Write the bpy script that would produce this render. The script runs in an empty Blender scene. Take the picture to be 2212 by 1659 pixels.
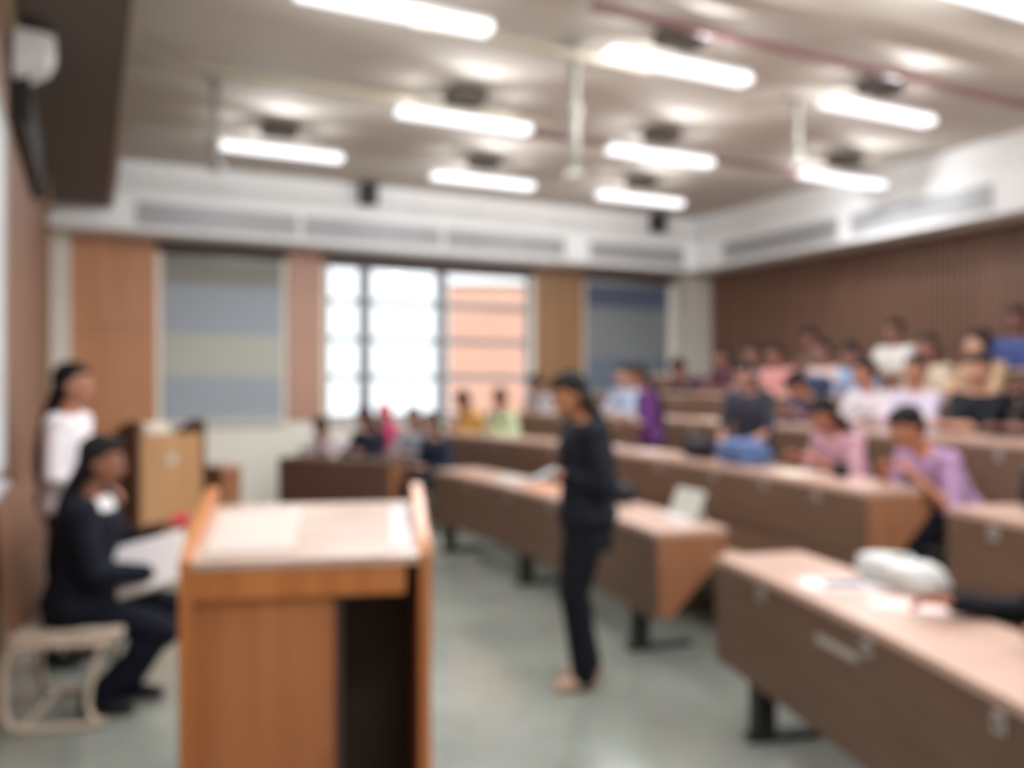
import bpy, bmesh, math, random
from mathutils import Vector as V, Matrix as M, Euler
random.seed(7)
SC = bpy.context.scene
COL = SC.collection
DEFOCUS = True
PI = math.pi
rad = math.radians

# ------------------------------------------------------------------ materials
def lin(h, k=1.0):
    h = h.lstrip('#')
    o = []
    for i in (0, 2, 4):
        c = int(h[i:i+2], 16) / 255
        o.append((c / 12.92 if c <= .04045 else ((c + .055) / 1.055) ** 2.4) * k)
    return (*o, 1)

def _mat(name):
    m = bpy.data.materials.new(name); m.use_nodes = True
    nt = m.node_tree
    return m, nt, nt.nodes['Principled BSDF']

def plain(name, col, rough=.6, spec=.4, var=.06, scale=6., metal=0., bump=0.):
    m, nt, b = _mat(name)
    c = lin(col)
    tc = nt.nodes.new('ShaderNodeTexCoord'); nz = nt.nodes.new('ShaderNodeTexNoise')
    nz.inputs['Scale'].default_value = scale; nz.inputs['Detail'].default_value = 3
    nt.links.new(tc.outputs['Object'], nz.inputs['Vector'])
    mx = nt.nodes.new('ShaderNodeMix'); mx.data_type = 'RGBA'
    mx.inputs['A'].default_value = [x * (1 - var) for x in c[:3]] + [1]
    mx.inputs['B'].default_value = [min(1, x * (1 + var)) for x in c[:3]] + [1]
    nt.links.new(nz.outputs['Fac'], mx.inputs['Factor'])
    nt.links.new(mx.outputs['Result'], b.inputs['Base Color'])
    b.inputs['Roughness'].default_value = rough
    b.inputs['Specular IOR Level'].default_value = spec
    b.inputs['Metallic'].default_value = metal
    if bump:
        bp = nt.nodes.new('ShaderNodeBump'); bp.inputs['Strength'].default_value = bump; bp.inputs['Distance'].default_value = .01
        nt.links.new(nz.outputs['Fac'], bp.inputs['Height']); nt.links.new(bp.outputs['Normal'], b.inputs['Normal'])
    return m

def wood(name, c1, c2, stretch=(18, 18, 1.2), rough=.4, coat=0.):
    m, nt, b = _mat(name)
    tc = nt.nodes.new('ShaderNodeTexCoord'); mp = nt.nodes.new('ShaderNodeMapping')
    mp.inputs['Scale'].default_value = stretch
    nt.links.new(tc.outputs['Object'], mp.inputs['Vector'])
    nz = nt.nodes.new('ShaderNodeTexNoise'); nz.inputs['Scale'].default_value = 1.0; nz.inputs['Detail'].default_value = 5; nz.inputs['Distortion'].default_value = .6
    nt.links.new(mp.outputs['Vector'], nz.inputs['Vector'])
    cr = nt.nodes.new('ShaderNodeValToRGB')
    cr.color_ramp.elements[0].position = .3; cr.color_ramp.elements[0].color = lin(c1)
    cr.color_ramp.elements[1].position = .7; cr.color_ramp.elements[1].color = lin(c2)
    nt.links.new(nz.outputs['Fac'], cr.inputs['Fac'])
    nt.links.new(cr.outputs['Color'], b.inputs['Base Color'])
    b.inputs['Roughness'].default_value = rough
    b.inputs['Coat Weight'].default_value = coat
    b.inputs['Coat Roughness'].default_value = .15
    return m

def glow(name, col, strength):
    m, nt, b = _mat(name)
    b.inputs['Base Color'].default_value = (.8, .8, .8, 1)
    b.inputs['Emission Color'].default_value = lin(col)
    b.inputs['Emission Strength'].default_value = strength
    return m

def floor_mat():
    m, nt, b = _mat('polished_stone_floor')
    tc = nt.nodes.new('ShaderNodeTexCoord')
    nz = nt.nodes.new('ShaderNodeTexNoise'); nz.inputs['Scale'].default_value = 1.6; nz.inputs['Detail'].default_value = 8
    n2 = nt.nodes.new('ShaderNodeTexVoronoi'); n2.inputs['Scale'].default_value = 60
    nt.links.new(tc.outputs['Object'], nz.inputs['Vector']); nt.links.new(tc.outputs['Object'], n2.inputs['Vector'])
    cr = nt.nodes.new('ShaderNodeValToRGB')
    cr.color_ramp.elements[0].position = .3; cr.color_ramp.elements[0].color = lin('#72776e')
    cr.color_ramp.elements[1].position = .7; cr.color_ramp.elements[1].color = lin('#8a8f84')
    nt.links.new(nz.outputs['Fac'], cr.inputs['Fac'])
    mx = nt.nodes.new('ShaderNodeMix'); mx.data_type = 'RGBA'; mx.inputs['Factor'].default_value = .08
    nt.links.new(cr.outputs['Color'], mx.inputs['A']); nt.links.new(n2.outputs['Color'], mx.inputs['B'])
    nt.links.new(mx.outputs['Result'], b.inputs['Base Color'])
    b.inputs['Roughness'].default_value = .16
    b.inputs['Specular IOR Level'].default_value = .8
    return m

def glass_mat():
    m = bpy.data.materials.new('window_glass'); m.use_nodes = True
    nt = m.node_tree; nt.nodes.clear()
    out = nt.nodes.new('ShaderNodeOutputMaterial'); mx = nt.nodes.new('ShaderNodeMixShader')
    tr = nt.nodes.new('ShaderNodeBsdfTransparent'); gl = nt.nodes.new('ShaderNodeBsdfGlossy')
    tr.inputs['Color'].default_value = (.94, .96, .97, 1)
    gl.inputs['Roughness'].default_value = .02
    mx.inputs['Fac'].default_value = .06
    nt.links.new(tr.outputs[0], mx.inputs[1]); nt.links.new(gl.outputs[0], mx.inputs[2]); nt.links.new(mx.outputs[0], out.inputs[0])
    return m

def blind_mat(name, bands, top=1.0):
    """horizontal woven bands: list of (upper height in m, colour), lowest first"""
    m, nt, b = _mat(name)
    tc = nt.nodes.new('ShaderNodeTexCoord'); sp = nt.nodes.new('ShaderNodeSeparateXYZ')
    nt.links.new(tc.outputs['Object'], sp.inputs[0])
    mr = nt.nodes.new('ShaderNodeMapRange'); mr.inputs['From Min'].default_value = 1.0; mr.inputs['From Max'].default_value = 3.4
    nt.links.new(sp.outputs['Z'], mr.inputs['Value'])
    cr = nt.nodes.new('ShaderNodeValToRGB'); cr.color_ramp.interpolation = 'CONSTANT'
    els = cr.color_ramp.elements
    lo = 1.0
    for i, (hi, c) in enumerate(bands):
        p = (lo - 1.0) / 2.4
        e = els[0] if i == 0 else (els[1] if i == 1 else els.new(p))
        e.position = p; e.color = lin(c)
        lo = hi
    nt.links.new(mr.outputs['Result'], cr.inputs['Fac'])
    nt.links.new(cr.outputs['Color'], b.inputs['Base Color'])
    b.inputs['Roughness'].default_value = .85
    return m

def brick_mat():
    m, nt, b = _mat('terracotta_brick')
    tc = nt.nodes.new('ShaderNodeTexCoord'); mp = nt.nodes.new('ShaderNodeMapping')
    mp.inputs['Rotation'].default_value = (PI / 2, 0, 0)
    br = nt.nodes.new('ShaderNodeTexBrick')
    br.inputs['Color1'].default_value = lin('#c2917a'); br.inputs['Color2'].default_value = lin('#ba8973'); br.inputs['Mortar'].default_value = lin('#c8a898')
    br.inputs['Scale'].default_value = 3
    nt.links.new(tc.outputs['Object'], mp.inputs['Vector']); nt.links.new(mp.outputs['Vector'], br.inputs['Vector'])
    nt.links.new(br.outputs['Color'], b.inputs['Base Color'])
    b.inputs['Roughness'].default_value = .9
    return m

MT = {}
def P(key, *a, **k):
    MT[key] = plain(key, *a, **k)
P('cream_paint', '#e4e0d4', .7, .3, .02)
P('white_paint', '#f2f4f4', .6, .3, .02)
P('ceiling_paint', '#c4bdb4', .8, .2, .03, 1.5)
P('column_paint', '#c9c4ba', .6, .3, .03)
P('dark_underside', '#6d655f', .7, .3, .05)
P('pale_trim', '#b9b2a8', .5)
P('tan_trim', '#c2ad90', .5)
P('black_steel', '#26241f', .45, .4, .05)
P('black_plastic', '#1d1e20', .5)
P('dark_brown', '#4c3a33', .6)
P('grey_metal', '#a9abad', .4, .5)
P('louvre_grey', '#b9bbbd', .5, .4)
P('mullion_grey', '#8f8f93', .5)
P('plate_grey', '#aaa49e', .4)
P('plate_ink', '#4a4643', .5)
P('pipe_red', '#83605f', .5)
P('pipe_beige', '#c6bda8', .6)
P('pole_white', '#b0ada6', .5)
P('speaker_dark', '#3a4048', .6)
P('ballast_dark', '#5c554e', .6)
P('board_white', '#e9edec', .25, .5, .01)
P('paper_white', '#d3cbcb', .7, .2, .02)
P('paper_cream', '#d6cbb9', .7, .2, .02)
P('ink_dark', '#55505a', .7)
P('paper_pink', '#d7bfb8', .7)
P('paper_sheet_pale', '#c2b3aa', .6)  # window reflection on the lectern top, put into a sheet's colour
P('bag_white', '#bfbfbc', .6, .3, .08, 14., bump=.6)
P('bag_black', '#181a20', .6, .3, .15, 14., bump=.5)
P('bag_navy', '#2c3654', .7, .3, .12, 12., bump=.4)
P('denim', '#566a94', .8, .2, .45, 7., bump=.5)
P('folder_grey', '#b6b8ae', .5)
P('folder_orange', '#d08a68', .5)
P('folder_blue', '#b8c8c8', .5)
P('red_pouch', '#d2324f', .5)
P('chair_beige', '#c3b3a0', .5)
P('pale_concrete', '#dedede', .9)
MT['floor'] = floor_mat()
MT['glass'] = glass_mat()
MT['brick'] = brick_mat()
MT['lectern_wood'] = wood('lectern_wood', '#ad6a38', '#c07c46', (22, 22, 1.1), .38, .25)
MT['lectern_panel'] = wood('lectern_panel', '#a5683f', '#b8784c', (16, 16, .9), .45, .1)
MT['lectern_top'] = wood('lectern_top', '#b59b8d', '#c0aa9d', (3, 24, 10), .22, .8)
MT['desk_top'] = wood('desk_top', '#b69584', '#c1a08f', (6, 6, 10), .35, .3)
MT['desk_panel'] = wood('desk_panel', '#5e4636', '#6c5241', (2.2, 2.2, 22), .5)
MT['desk_end'] = wood('desk_end', '#8a5a3c', '#99684a', (20, 20, 2), .45)
MT['desk_dark'] = wood('desk_dark', '#54392f', '#604439', (2, 2, 20), .5)
MT['clad_wood'] = wood('clad_wood', '#b57c56', '#c28a62', (14, 14, .9), .45)
MT['clad_pink'] = wood('clad_pink', '#ad8470', '#b8907c', (14, 14, .9), .45)
MT['clad_olive'] = wood('clad_olive', '#8a6747', '#977453', (14, 14, .9), .45)
MT['slat_wood'] = wood('slat_wood', '#6c4e3e', '#7d5c49', (16, 16, 1.0), .5)
MT['podium_wood'] = wood('podium_wood', '#b08358', '#bd9166', (14, 14, 1.2), .45)
MT['podium_dark'] = wood('podium_dark', '#54382c', '#624334', (14, 14, 1.2), .5)
MT['bench_wood'] = wood('bench_wood', '#a8876a', '#b79577', (3, 3, 18), .5)
MT['chair_wood'] = wood('chair_wood', '#7d5844', '#8d6650', (14, 14, 1.2), .5)
MT['lamp'] = glow('lamp_diffuser', '#f4f6fb', 1.3)
MT['blind_striped'] = blind_mat('striped_roller_blind', [(1.64, '#9ea6ae'), (2.16, '#b4b5aa'), (2.77, '#9ea6ae'), (3.5, '#8c8c84')])
MT['blind_blue'] = blind_mat('blue_roller_blind', [(1.95, '#6b7684'), (2.72, '#7d8286'), (3.5, '#525c70')])

# ------------------------------------------------------------------ mesh helpers
def new_bm(): return bmesh.new()

def link(name, bm, mats, parent=None, smooth=False):
    me = bpy.data.meshes.new(name)
    bmesh.ops.recalc_face_normals(bm, faces=bm.faces)
    bm.to_mesh(me); bm.free()
    for m in (mats if isinstance(mats, (list, tuple)) else [mats]):
        me.materials.append(m)
    if smooth:
        me.polygons.foreach_set('use_smooth', [True] * len(me.polygons))
    o = bpy.data.objects.new(name, me); COL.objects.link(o)
    if parent is not None: o.parent = parent
    return o

def tag(o, label=None, cat=None, group=None, kind=None):
    if label: o['label'] = label
    if cat: o['category'] = cat
    if group: o['group'] = group
    if kind: o['kind'] = kind
    return o

def thing(name, label, cat, loc=(0, 0, 0), rz=0., group=None):
    o = bpy.data.objects.new(name, None); COL.objects.link(o)
    o.empty_display_size = .1
    o.location = loc; o.rotation_euler = (0, 0, rz)
    return tag(o, label, cat, group)

def box(bm, lo, hi, mat=0, mtx=None, bevel=0.):
    vs = [bm.verts.new((x, y, z)) for x in (lo[0], hi[0]) for y in (lo[1], hi[1]) for z in (lo[2], hi[2])]
    fs = [(0, 1, 3, 2), (4, 6, 7, 5), (0, 4, 5, 1), (2, 3, 7, 6), (0, 2, 6, 4), (1, 5, 7, 3)]
    faces = [bm.faces.new([vs[i] for i in f]) for f in fs]
    for f in faces: f.material_index = mat
    if mtx is not None: bmesh.ops.transform(bm, matrix=mtx, verts=vs)
    if bevel:
        es = list({e for f in faces for e in f.edges})
        bmesh.ops.bevel(bm, geom=es, offset=bevel, segments=2, affect='EDGES', profile=.5)
    return vs

def prism(bm, pts, off, mat=0):
    """closed polygon (3D points) pushed along off"""
    off = V(off)
    a = [bm.verts.new(p) for p in pts]; b = [bm.verts.new(V(p) + off) for p in pts]
    n = len(a); fs = [bm.faces.new(a), bm.faces.new(list(reversed(b)))]
    for i in range(n):
        fs.append(bm.faces.new((a[i], b[i], b[(i + 1) % n], a[(i + 1) % n])))
    for f in fs: f.material_index = mat
    return a + b

def rings(bm, rs, mat=0, caps=True):
    vv = [[bm.verts.new(p) for p in r] for r in rs]
    n = len(vv[0])
    for a, b in zip(vv, vv[1:]):
        for i in range(n):
            f = bm.faces.new((a[i], a[(i + 1) % n], b[(i + 1) % n], b[i])); f.material_index = mat
    if caps:
        for r in (vv[0], list(reversed(vv[-1]))):
            f = bm.faces.new(list(reversed(r))); f.material_index = mat
    return vv

def frame_of(d, up=V((0, 0, 1))):
    d = V(d).normalized()
    x = d.cross(up)
    if x.length < 1e-3: x = d.cross(V((0, 1, 0)))
    x.normalize(); y = x.cross(d)
    return x, y

def circ_ring(c, x, y, rx, ry, n):
    c = V(c)
    return [c + x * (math.cos(2 * PI * i / n) * rx) + y * (math.sin(2 * PI * i / n) * ry) for i in range(n)]

def capsule(bm, p0, p1, r0, r1, n=12, mat=0):
    p0, p1 = V(p0), V(p1)
    d = (p1 - p0)
    d = d.normalized() if d.length > 1e-6 else V((0, 0, 1))
    x, y = frame_of(d)
    rs = []
    for a in (-80, -50, -20): rs.append(circ_ring(p0 + d * r0 * math.sin(rad(a)), x, y, r0 * math.cos(rad(a)), r0 * math.cos(rad(a)), n))
    for a in (20, 50, 80): rs.append(circ_ring(p1 + d * r1 * math.sin(rad(a)), x, y, r1 * math.cos(rad(a)), r1 * math.cos(rad(a)), n))
    rings(bm, rs, mat)

def tube(bm, pts, rs, n=8, mat=0):
    pts = [V(p) for p in pts]
    if not isinstance(rs, (list, tuple)): rs = [rs] * len(pts)
    out = []
    d0 = (pts[1] - pts[0]).normalized()
    x, y = frame_of(d0)
    for i, p in enumerate(pts):
        d = ((pts[min(i + 1, len(pts) - 1)] - pts[i]).normalized() + (pts[i] - pts[max(i - 1, 0)]).normalized())
        if d.length > 1e-6:
            d.normalize(); x = (x - d * x.dot(d)).normalized(); y = d.cross(x)
        out.append(circ_ring(p, x, y, rs[i], rs[i], n))
    rings(bm, out, mat)

def smooth_path(pts, k=6):
    """rounded polyline (Catmull-Rom)"""
    pts = [V(p) for p in pts]; o = []
    for i in range(len(pts) - 1):
        p0 = pts[max(i - 1, 0)]; p1 = pts[i]; p2 = pts[i + 1]; p3 = pts[min(i + 2, len(pts) - 1)]
        for j in range(k):
            t = j / k
            o.append(.5 * ((2 * p1) + (p2 - p0) * t + (2 * p0 - 5 * p1 + 4 * p2 - p3) * t * t + (3 * p1 - p0 - 3 * p2 + p3) * t ** 3))
    o.append(pts[-1]); return o

def ellipsoid(bm, c, r, R=None, nu=16, nv=10, mat=0):
    c = V(c); rs = []
    for j in range(nv + 1):
        a = -PI / 2 + PI * (j + .0) / nv
        a = max(-PI / 2 + .08, min(PI / 2 - .08, a))
        ring = []
        for i in range(nu):
            p = V((r[0] * math.cos(a) * math.cos(2 * PI * i / nu), r[1] * math.cos(a) * math.sin(2 * PI * i / nu), r[2] * math.sin(a)))
            ring.append(c + (R @ p if R else p))
        rs.append(ring)
    rings(bm, rs, mat)

# ------------------------------------------------------------------ room layout (metres; camera stands at the origin looking along +y)
A = V((.8965, .4431, 0)); B = V((.4431, -.8965, 0)); NIN = B            # A along the window wall, B from it into the room
K1 = V((-5.222, 9.7, 0)); LA = 9.19; LB = 13.5
K2 = K1 + A * LA
ZC = 4.05; ZS = 3.27; SOF = .6
def W(t, u, z=0.):                                                     # t along window wall, u inwards from it
    return K1 + A * t + B * u + V((0, 0, z))
ROOM = M.Translation(K1) @ M(((A.x, B.x, 0, 0), (A.y, B.y, 0, 0), (0, 0, 1, 0), (0, 0, 0, 1)))
def rbox(bm, t0, t1, u0, u1, z0, z1, mat=0):
    return box(bm, (t0, u0, z0), (t1, u1, z1), mat, ROOM)
def structure(name, bm, m, parent=None, label=None):
    o = link(name, bm, m, parent)
    if parent is None: o['kind'] = 'structure'
    if label: o['label'] = label
    return o

bm = new_bm(); rbox(bm, -.2, LA + .2, -.2, LB + .2, -.15, 0); structure('floor', bm, MT['floor'])
bm = new_bm(); rbox(bm, -.2, LA + .2, -.2, LB + .2, ZC, ZC + .15); structure('ceiling', bm, MT['ceiling_paint'])
# window wall with three openings
WIN = [(1.17, 2.58), (3.14, 6.14), (7.05, 8.59)]; ZW0, ZW1 = 1.1, 3.14
bm = new_bm()
rbox(bm, -.2, LA + .2, -.2, 0, 0, ZW0); rbox(bm, -.2, LA + .2, -.2, 0, ZW1, ZC)
ed = [-.2] + [x for w in WIN for x in w] + [LA + .2]
for i in range(0, len(ed), 2): rbox(bm, ed[i], ed[i + 1], -.2, 0, ZW0, ZW1)
structure('wall_far', bm, MT['cream_paint'])
bm = new_bm(); rbox(bm, -.2, 0, 0, LB, 0, ZC); structure('wall_left', bm, MT['chair_wood'])
bm = new_bm(); rbox(bm, -.2, LA + .2, LB, LB + .2, 0, ZC); structure('wall_near', bm, MT['cream_paint'])
# slatted timber back wall
bm = new_bm(); rbox(bm, LA, LA + .2, 0, LB, 0, ZC)
u = .36
while u < LB:
    rbox(bm, LA - .03, LA, u, u + .05, 0, ZS + .05); u += .075
structure('wall_right', bm, MT['slat_wood'])

# ducted soffits under the ceiling
bm = new_bm(); rbox(bm, .0, LA, 0, SOF, ZS, ZC); structure('trim_1', bm, MT['white_paint'])
bm = new_bm(); rbox(bm, LA - SOF, LA, SOF, LB, ZS, ZC); structure('trim_2', bm, MT['white_paint'])
# dark dropped bulkhead along the board wall, with a pale edge strip
bm = new_bm(); rbox(bm, 0, .58, SOF, LB, 3.5, ZC); blk = structure('trim_3', bm, MT['dark_underside'])
bm = new_bm(); rbox(bm, .58, .63, SOF, LB, 3.49, 3.56); structure('trim_4', bm, MT['pale_trim'])
# tan line where board wall meets the bulkhead, corner pilaster, header strips
bm = new_bm(); rbox(bm, 0, .04, SOF, LB, 3.4, 3.5); structure('trim_5', bm, MT['tan_trim'])
bm = new_bm(); rbox(bm, 0, .2, 0, .16, 0, ZS); structure('trim_6', bm, MT['cream_paint'])
bm = new_bm(); rbox(bm, LA - .5, LA, 0, .3, 0, ZS); structure('trim_7', bm, MT['column_paint'])
# timber cladding between the windows
def clad(i, t0, t1, z0, z1, m, joints=()):
    bm = new_bm()
    es = [z0] + list(joints) + [z1]
    for a, b in zip(es, es[1:]): rbox(bm, t0, t1, 0, .03, a + .004, b - .004)
    structure('trim_%d' % i, bm, m)
clad(8, .2, 1.1, 0, ZS, MT['clad_wood'], (1.1, 2.2))
clad(9, 2.64, 3.08, ZW0, ZS, MT['clad_pink'], (2.2,))
clad(10, 6.2, 7.0, ZW0, ZS, MT['clad_olive'], (2.2,))
bm = new_bm()
rbox(bm, 1.1, 2.64, 0, .035, ZW1, ZS); rbox(bm, 3.08, 6.2, 0, .035, ZW1, ZS); rbox(bm, 7.0, 8.69, 0, .035, ZW1, ZS)
structure('trim_11', bm, MT['dark_brown'])

# windows
def window(n, t0, t1, mull, bars):
    root = bpy.data.objects.new('window_%d' % n, None); COL.objects.link(root); root['kind'] = 'structure'
    bm = new_bm(); e = .05
    rbox(bm, t0, t0 + e, -.12, -.04, ZW0, ZW1); rbox(bm, t1 - e, t1, -.12, -.04, ZW0, ZW1)
    rbox(bm, t0 + e, t1 - e, -.12, -.04, ZW0, ZW0 + e); rbox(bm, t0 + e, t1 - e, -.12, -.04, ZW1 - e, ZW1)
    structure('window_frame', bm, MT['mullion_grey'], root)
    edges = [t0 + e]
    for a, b in mull:
        bm = new_bm(); rbox(bm, a, b, -.14, -.02, ZW0 + e, ZW1 - e); structure('mullion', bm, MT['mullion_grey'], root)
        edges += [a, b]
    edges.append(t1 - e)
    for i in range(0, len(edges), 2):
        bm = new_bm(); rbox(bm, edges[i], edges[i + 1], -.085, -.075, ZW0 + e, ZW1 - e); structure('pane', bm, MT['glass'], root)
        for z in bars:
            bm = new_bm(); rbox(bm, edges[i], edges[i + 1], -.11, -.05, z - .04, z + .04); structure('glazing_bar', bm, MT['mullion_grey'], root)
    bm = new_bm(); rbox(bm, t0 - .05, t1 + .05, -.04, .06, ZW0 - .04, ZW0); structure('window_sill', bm, MT['cream_paint'], root)
window(1, *WIN[0], [], [])
window(2, *WIN[1], [(3.6, 3.75), (4.7, 4.84)], [1.65, 2.15, 2.65])
window(3, *WIN[2], [], [])
def blind(t0, t1, m, label):
    r = thing('roller_blind', label, 'blind', W((t0 + t1) / 2, 0, ZW1))
    Mi = M.Translation(-r.location)
    bm = new_bm(); rbox(bm, t0, t1, -.012, -.006, ZW0 + .03, ZW1 - .05)
    o = link('blind_fabric', bm, m); o.parent = r; o.matrix_parent_inverse = Mi
    bm = new_bm(); tube(bm, [W(t0, -.01, ZW1 - .05), W(t1, -.01, ZW1 - .05)], .028, 12)
    o = link('roller_tube', bm, MT['grey_metal'], r, True); o.matrix_parent_inverse = Mi
    bm = new_bm(); rbox(bm, t0, t1, -.018, 0, ZW0 + .005, ZW0 + .03)
    o = link('bottom_rail', bm, MT['grey_metal'], r); o.matrix_parent_inverse = Mi
blind(1.19, 2.56, MT['blind_striped'], 'roller blind in pale grey and blue bands beside the brown cladding panel')
blind(7.07, 8.57, MT['blind_blue'], 'darker slate blue roller blind beside the pale corner column')

# outdoors
r = thing('brick_building', 'orange brick building seen through the window pane', 'building', (2.2, 17.6, 0))
bm = new_bm(); box(bm, (-3.5, 0, -1), (5, 4, 9)); link('brick_wall', bm, MT['brick'], r)
for z in (-.4, 3.6, 6.5):
    bm = new_bm(); box(bm, (-3.5, -.12, z), (5, 0, z + .2)); link('ledge', bm, MT['pale_concrete'], r)
bm = new_bm(); box(bm, (-40, 14.5, -1.2), (40, 60, -1.0)); o = link('ground', bm, MT['pale_concrete']); o['kind'] = 'structure'

# ------------------------------------------------------------------ ceiling services
def sof_vent(t0, t1, u, along, label):
    """slot grille on a soffit face; along='a' on the window side, 'b' on the back side"""
    r = thing('air_vent', label, 'vent', W(t0, u, 3.33) if along == 'a' else W(u, t0, 3.33), math.atan2(A.y, A.x) if along == 'a' else math.atan2(B.y, B.x), 'long slot vents of the white soffits')
    L = t1 - t0; s = -1 if along == 'a' else -1
    bm = new_bm()
    box(bm, (0, s * .02, 0), (L, 0, .025)); box(bm, (0, s * .02, .245), (L, 0, .27)); box(bm, (0, s * .02, .025), (.025, 0, .245)); box(bm, (L - .025, s * .02, .025), (L, 0, .245))
    link('vent_frame', bm, MT['louvre_grey'], r)
    bm = new_bm()
    for k in range(5):
        z = .045 + k * .042
        box(bm, (.025, s * .018, z), (L - .025, s * .002, z + .026))
    link('louvres', bm, MT['grey_metal'], r)
    bm = new_bm(); box(bm, (.025, s * .002, .025), (L - .025, 0, .245)); link('backing', bm, MT['grey_metal'], r)
sof_vent(.85, 2.65, SOF, 'a', 'long grey slot vent on soffit above the grey and blue banded blind')
sof_vent(2.7, 4.5, SOF, 'a', 'long grey slot vent on soffit above the bright narrow panes')
sof_vent(4.55, 6.35, SOF, 'a', 'long grey slot vent on soffit above the orange brick view')
sof_vent(6.75, 8.4, SOF, 'a', 'long grey slot vent on soffit above the slate blue blind')
sof_vent(1.3, 3.4, LA - SOF, 'b', 'long grey slot vent on back soffit next to the soffit corner')
sof_vent(3.6, 5.4, LA - SOF, 'b', 'long grey slot vent on back soffit further from the corner')

def speaker(t, label):
    r = thing('loudspeaker', label, 'speaker', W(t, SOF, 3.78), math.atan2(A.y, A.x))
    bm = new_bm(); box(bm, (-.1, -.2, 0), (.1, -.03, .27), bevel=.015); link('cabinet', bm, MT['speaker_dark'], r)
    bm = new_bm(); box(bm, (-.085, -.21, .015), (.085, -.2, .255)); link('grille', bm, MT['black_plastic'], r)
    bm = new_bm(); box(bm, (-.03, -.03, .1), (.03, 0, .18)); link('bracket', bm, MT['black_steel'], r)
speaker(3.49, 'small dark loudspeaker on white soffit above the pink brown cladding')
speaker(7.86, 'small dark loudspeaker on white soffit above the slate blue blind')

ANG = math.atan2(A.y, A.x)
lamp0 = None
LAMP_LIGHT = bpy.data.lights.new('tube_light', 'SPOT'); LAMP_LIGHT.spot_size = rad(160); LAMP_LIGHT.spot_blend = .5; LAMP_LIGHT.shadow_soft_size = 0; LAMP_LIGHT.energy = 26; LAMP_LIGHT.color = (.97, .985, 1)
UP_LIGHT = LAMP_LIGHT.copy(); UP_LIGHT.name = 'up_light'; UP_LIGHT.energy = 1.0; UP_LIGHT.spot_size = rad(170)
SIDE_LIGHT = LAMP_LIGHT.copy(); SIDE_LIGHT.name = 'side_light'; SIDE_LIGHT.energy = 23; SIDE_LIGHT.spot_size = rad(158)
def copy_tree(o, parent=None):
    c = o.copy(); COL.objects.link(c)
    if parent is not None: c.parent = parent
    for ch in o.children: copy_tree(ch, c)
    return c
def lamp(x, y, label):
    global lamp0
    if lamp0 is None:
        r = thing('pendant_lamp', label, 'lamp', (x, y, 3.75), ANG, 'linear pendant lamps under the ceiling')
        bm = new_bm(); box(bm, (-.6, -.07, 0), (.6, .07, .05), bevel=.012); link('diffuser', bm, MT['lamp'], r)
        bm = new_bm(); box(bm, (-.6, -.045, .05), (.6, .045, .085)); link('housing', bm, MT['white_paint'], r)
        for s in (-.35, .35):
            bm = new_bm(); tube(bm, [(s, 0, .085), (s, 0, ZC - 3.75)], .008, 8); link('suspension_rod', bm, MT['pole_white'], r)
        for s in (-1, 1):
            lo = bpy.data.objects.new('side_light', SIDE_LIGHT); COL.objects.link(lo); lo.parent = r; lo.location = (0, s * .09, .03); lo.rotation_euler = (s * (PI / 2 - .35), 0, 0)
        bm = new_bm(); box(bm, (-.17, -.12, .17), (.17, .12, ZC - 3.75), bevel=.04); link('ballast_box', bm, MT['ballast_dark'], r)
        for s in (-.3, .3):                                   # the tubes' light
            ld = LAMP_LIGHT; lo = bpy.data.objects.new('tube_light', ld); COL.objects.link(lo); lo.parent = r; lo.location = (s, 0, -.03)
            lo = bpy.data.objects.new('up_light', UP_LIGHT); COL.objects.link(lo); lo.parent = r; lo.location = (s * 1.5, 0, .10); lo.rotation_euler = (PI, 0, 0)
        lamp0 = r
    else:
        r = copy_tree(lamp0); r.location = (x, y, 3.75); r['label'] = label
LAMPS = [(-2.22, 8.18, 'linear pendant lamp near the soffit above the grey and blue blind'),
         (-.31, 9.38, 'linear pendant lamp near the soffit above the bright windows'),
         (1.55, 10.3, 'linear pendant lamp near the soffit above the olive cladding and slate blind'),
         (-.39, 7.23, 'linear pendant lamp in second line from windows, beside the white drop pole'),
         (1.46, 8.35, 'linear pendant lamp in second line from windows, over the middle seating'),
         (3.6, 9.3, 'linear pendant lamp glowing close against the back soffit'),
         (-.68, 5.1, 'bright linear pendant lamp cut by the top edge, closest to dark bulkhead'),
         (1.18, 6.0, 'bright linear pendant lamp between the two dull red ceiling pipes'),
         (3.0, 6.99, 'bright linear pendant lamp under the red pipe near the back soffit'),
         (2.79, 4.94, 'very bright linear pendant lamp in the top corner beyond the red pipe')]
for l in LAMPS: lamp(*l)
for i, (x, y) in enumerate([(.9, 4.05), (-.9, 3.1), (2.6, 2.7), (.8, 1.8), (4.6, 5.9), (4.5, 3.6), (2.4, .6), (.9, -.6), (4.3, 1.5), (-.3, .9)]):
    lamp(x, y, 'linear pendant lamp above the front of the room, outside the picture')

def pipe(p, q, rr, m, name, label, cat='pipe'):
    bm = new_bm(); tube(bm, [p, q], rr, 10); o = link(name, bm, m, None, True); tag(o, label, cat); return o
pipe(W(.66, 4.2, 3.93), W(4.2, 4.2, 3.93), .035, MT['pipe_beige'], 'conduit_pipe', 'beige conduit under the ceiling, running from dark bulkhead past first white drop pole')
pipe(W(3.6, 3.85, 3.92), W(8.5, 3.85, 3.92), .032, MT['pipe_red'], 'sprinkler_pipe', 'dull red sprinkler pipe crossing behind the tall white drop pole')
pipe(W(3.2, 6.45, 3.92), W(8.55, 6.45, 3.92), .033, MT['pipe_red'], 'sprinkler_pipe', 'dull red sprinkler pipe running to the top corner of the ceiling')
pipe(W(2.3, 5.65, 3.95), W(4.2, 5.65, 3.95), .03, MT['pipe_beige'], 'conduit_pipe', 'beige conduit under the ceiling leading to the tall white drop pole')
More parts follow.
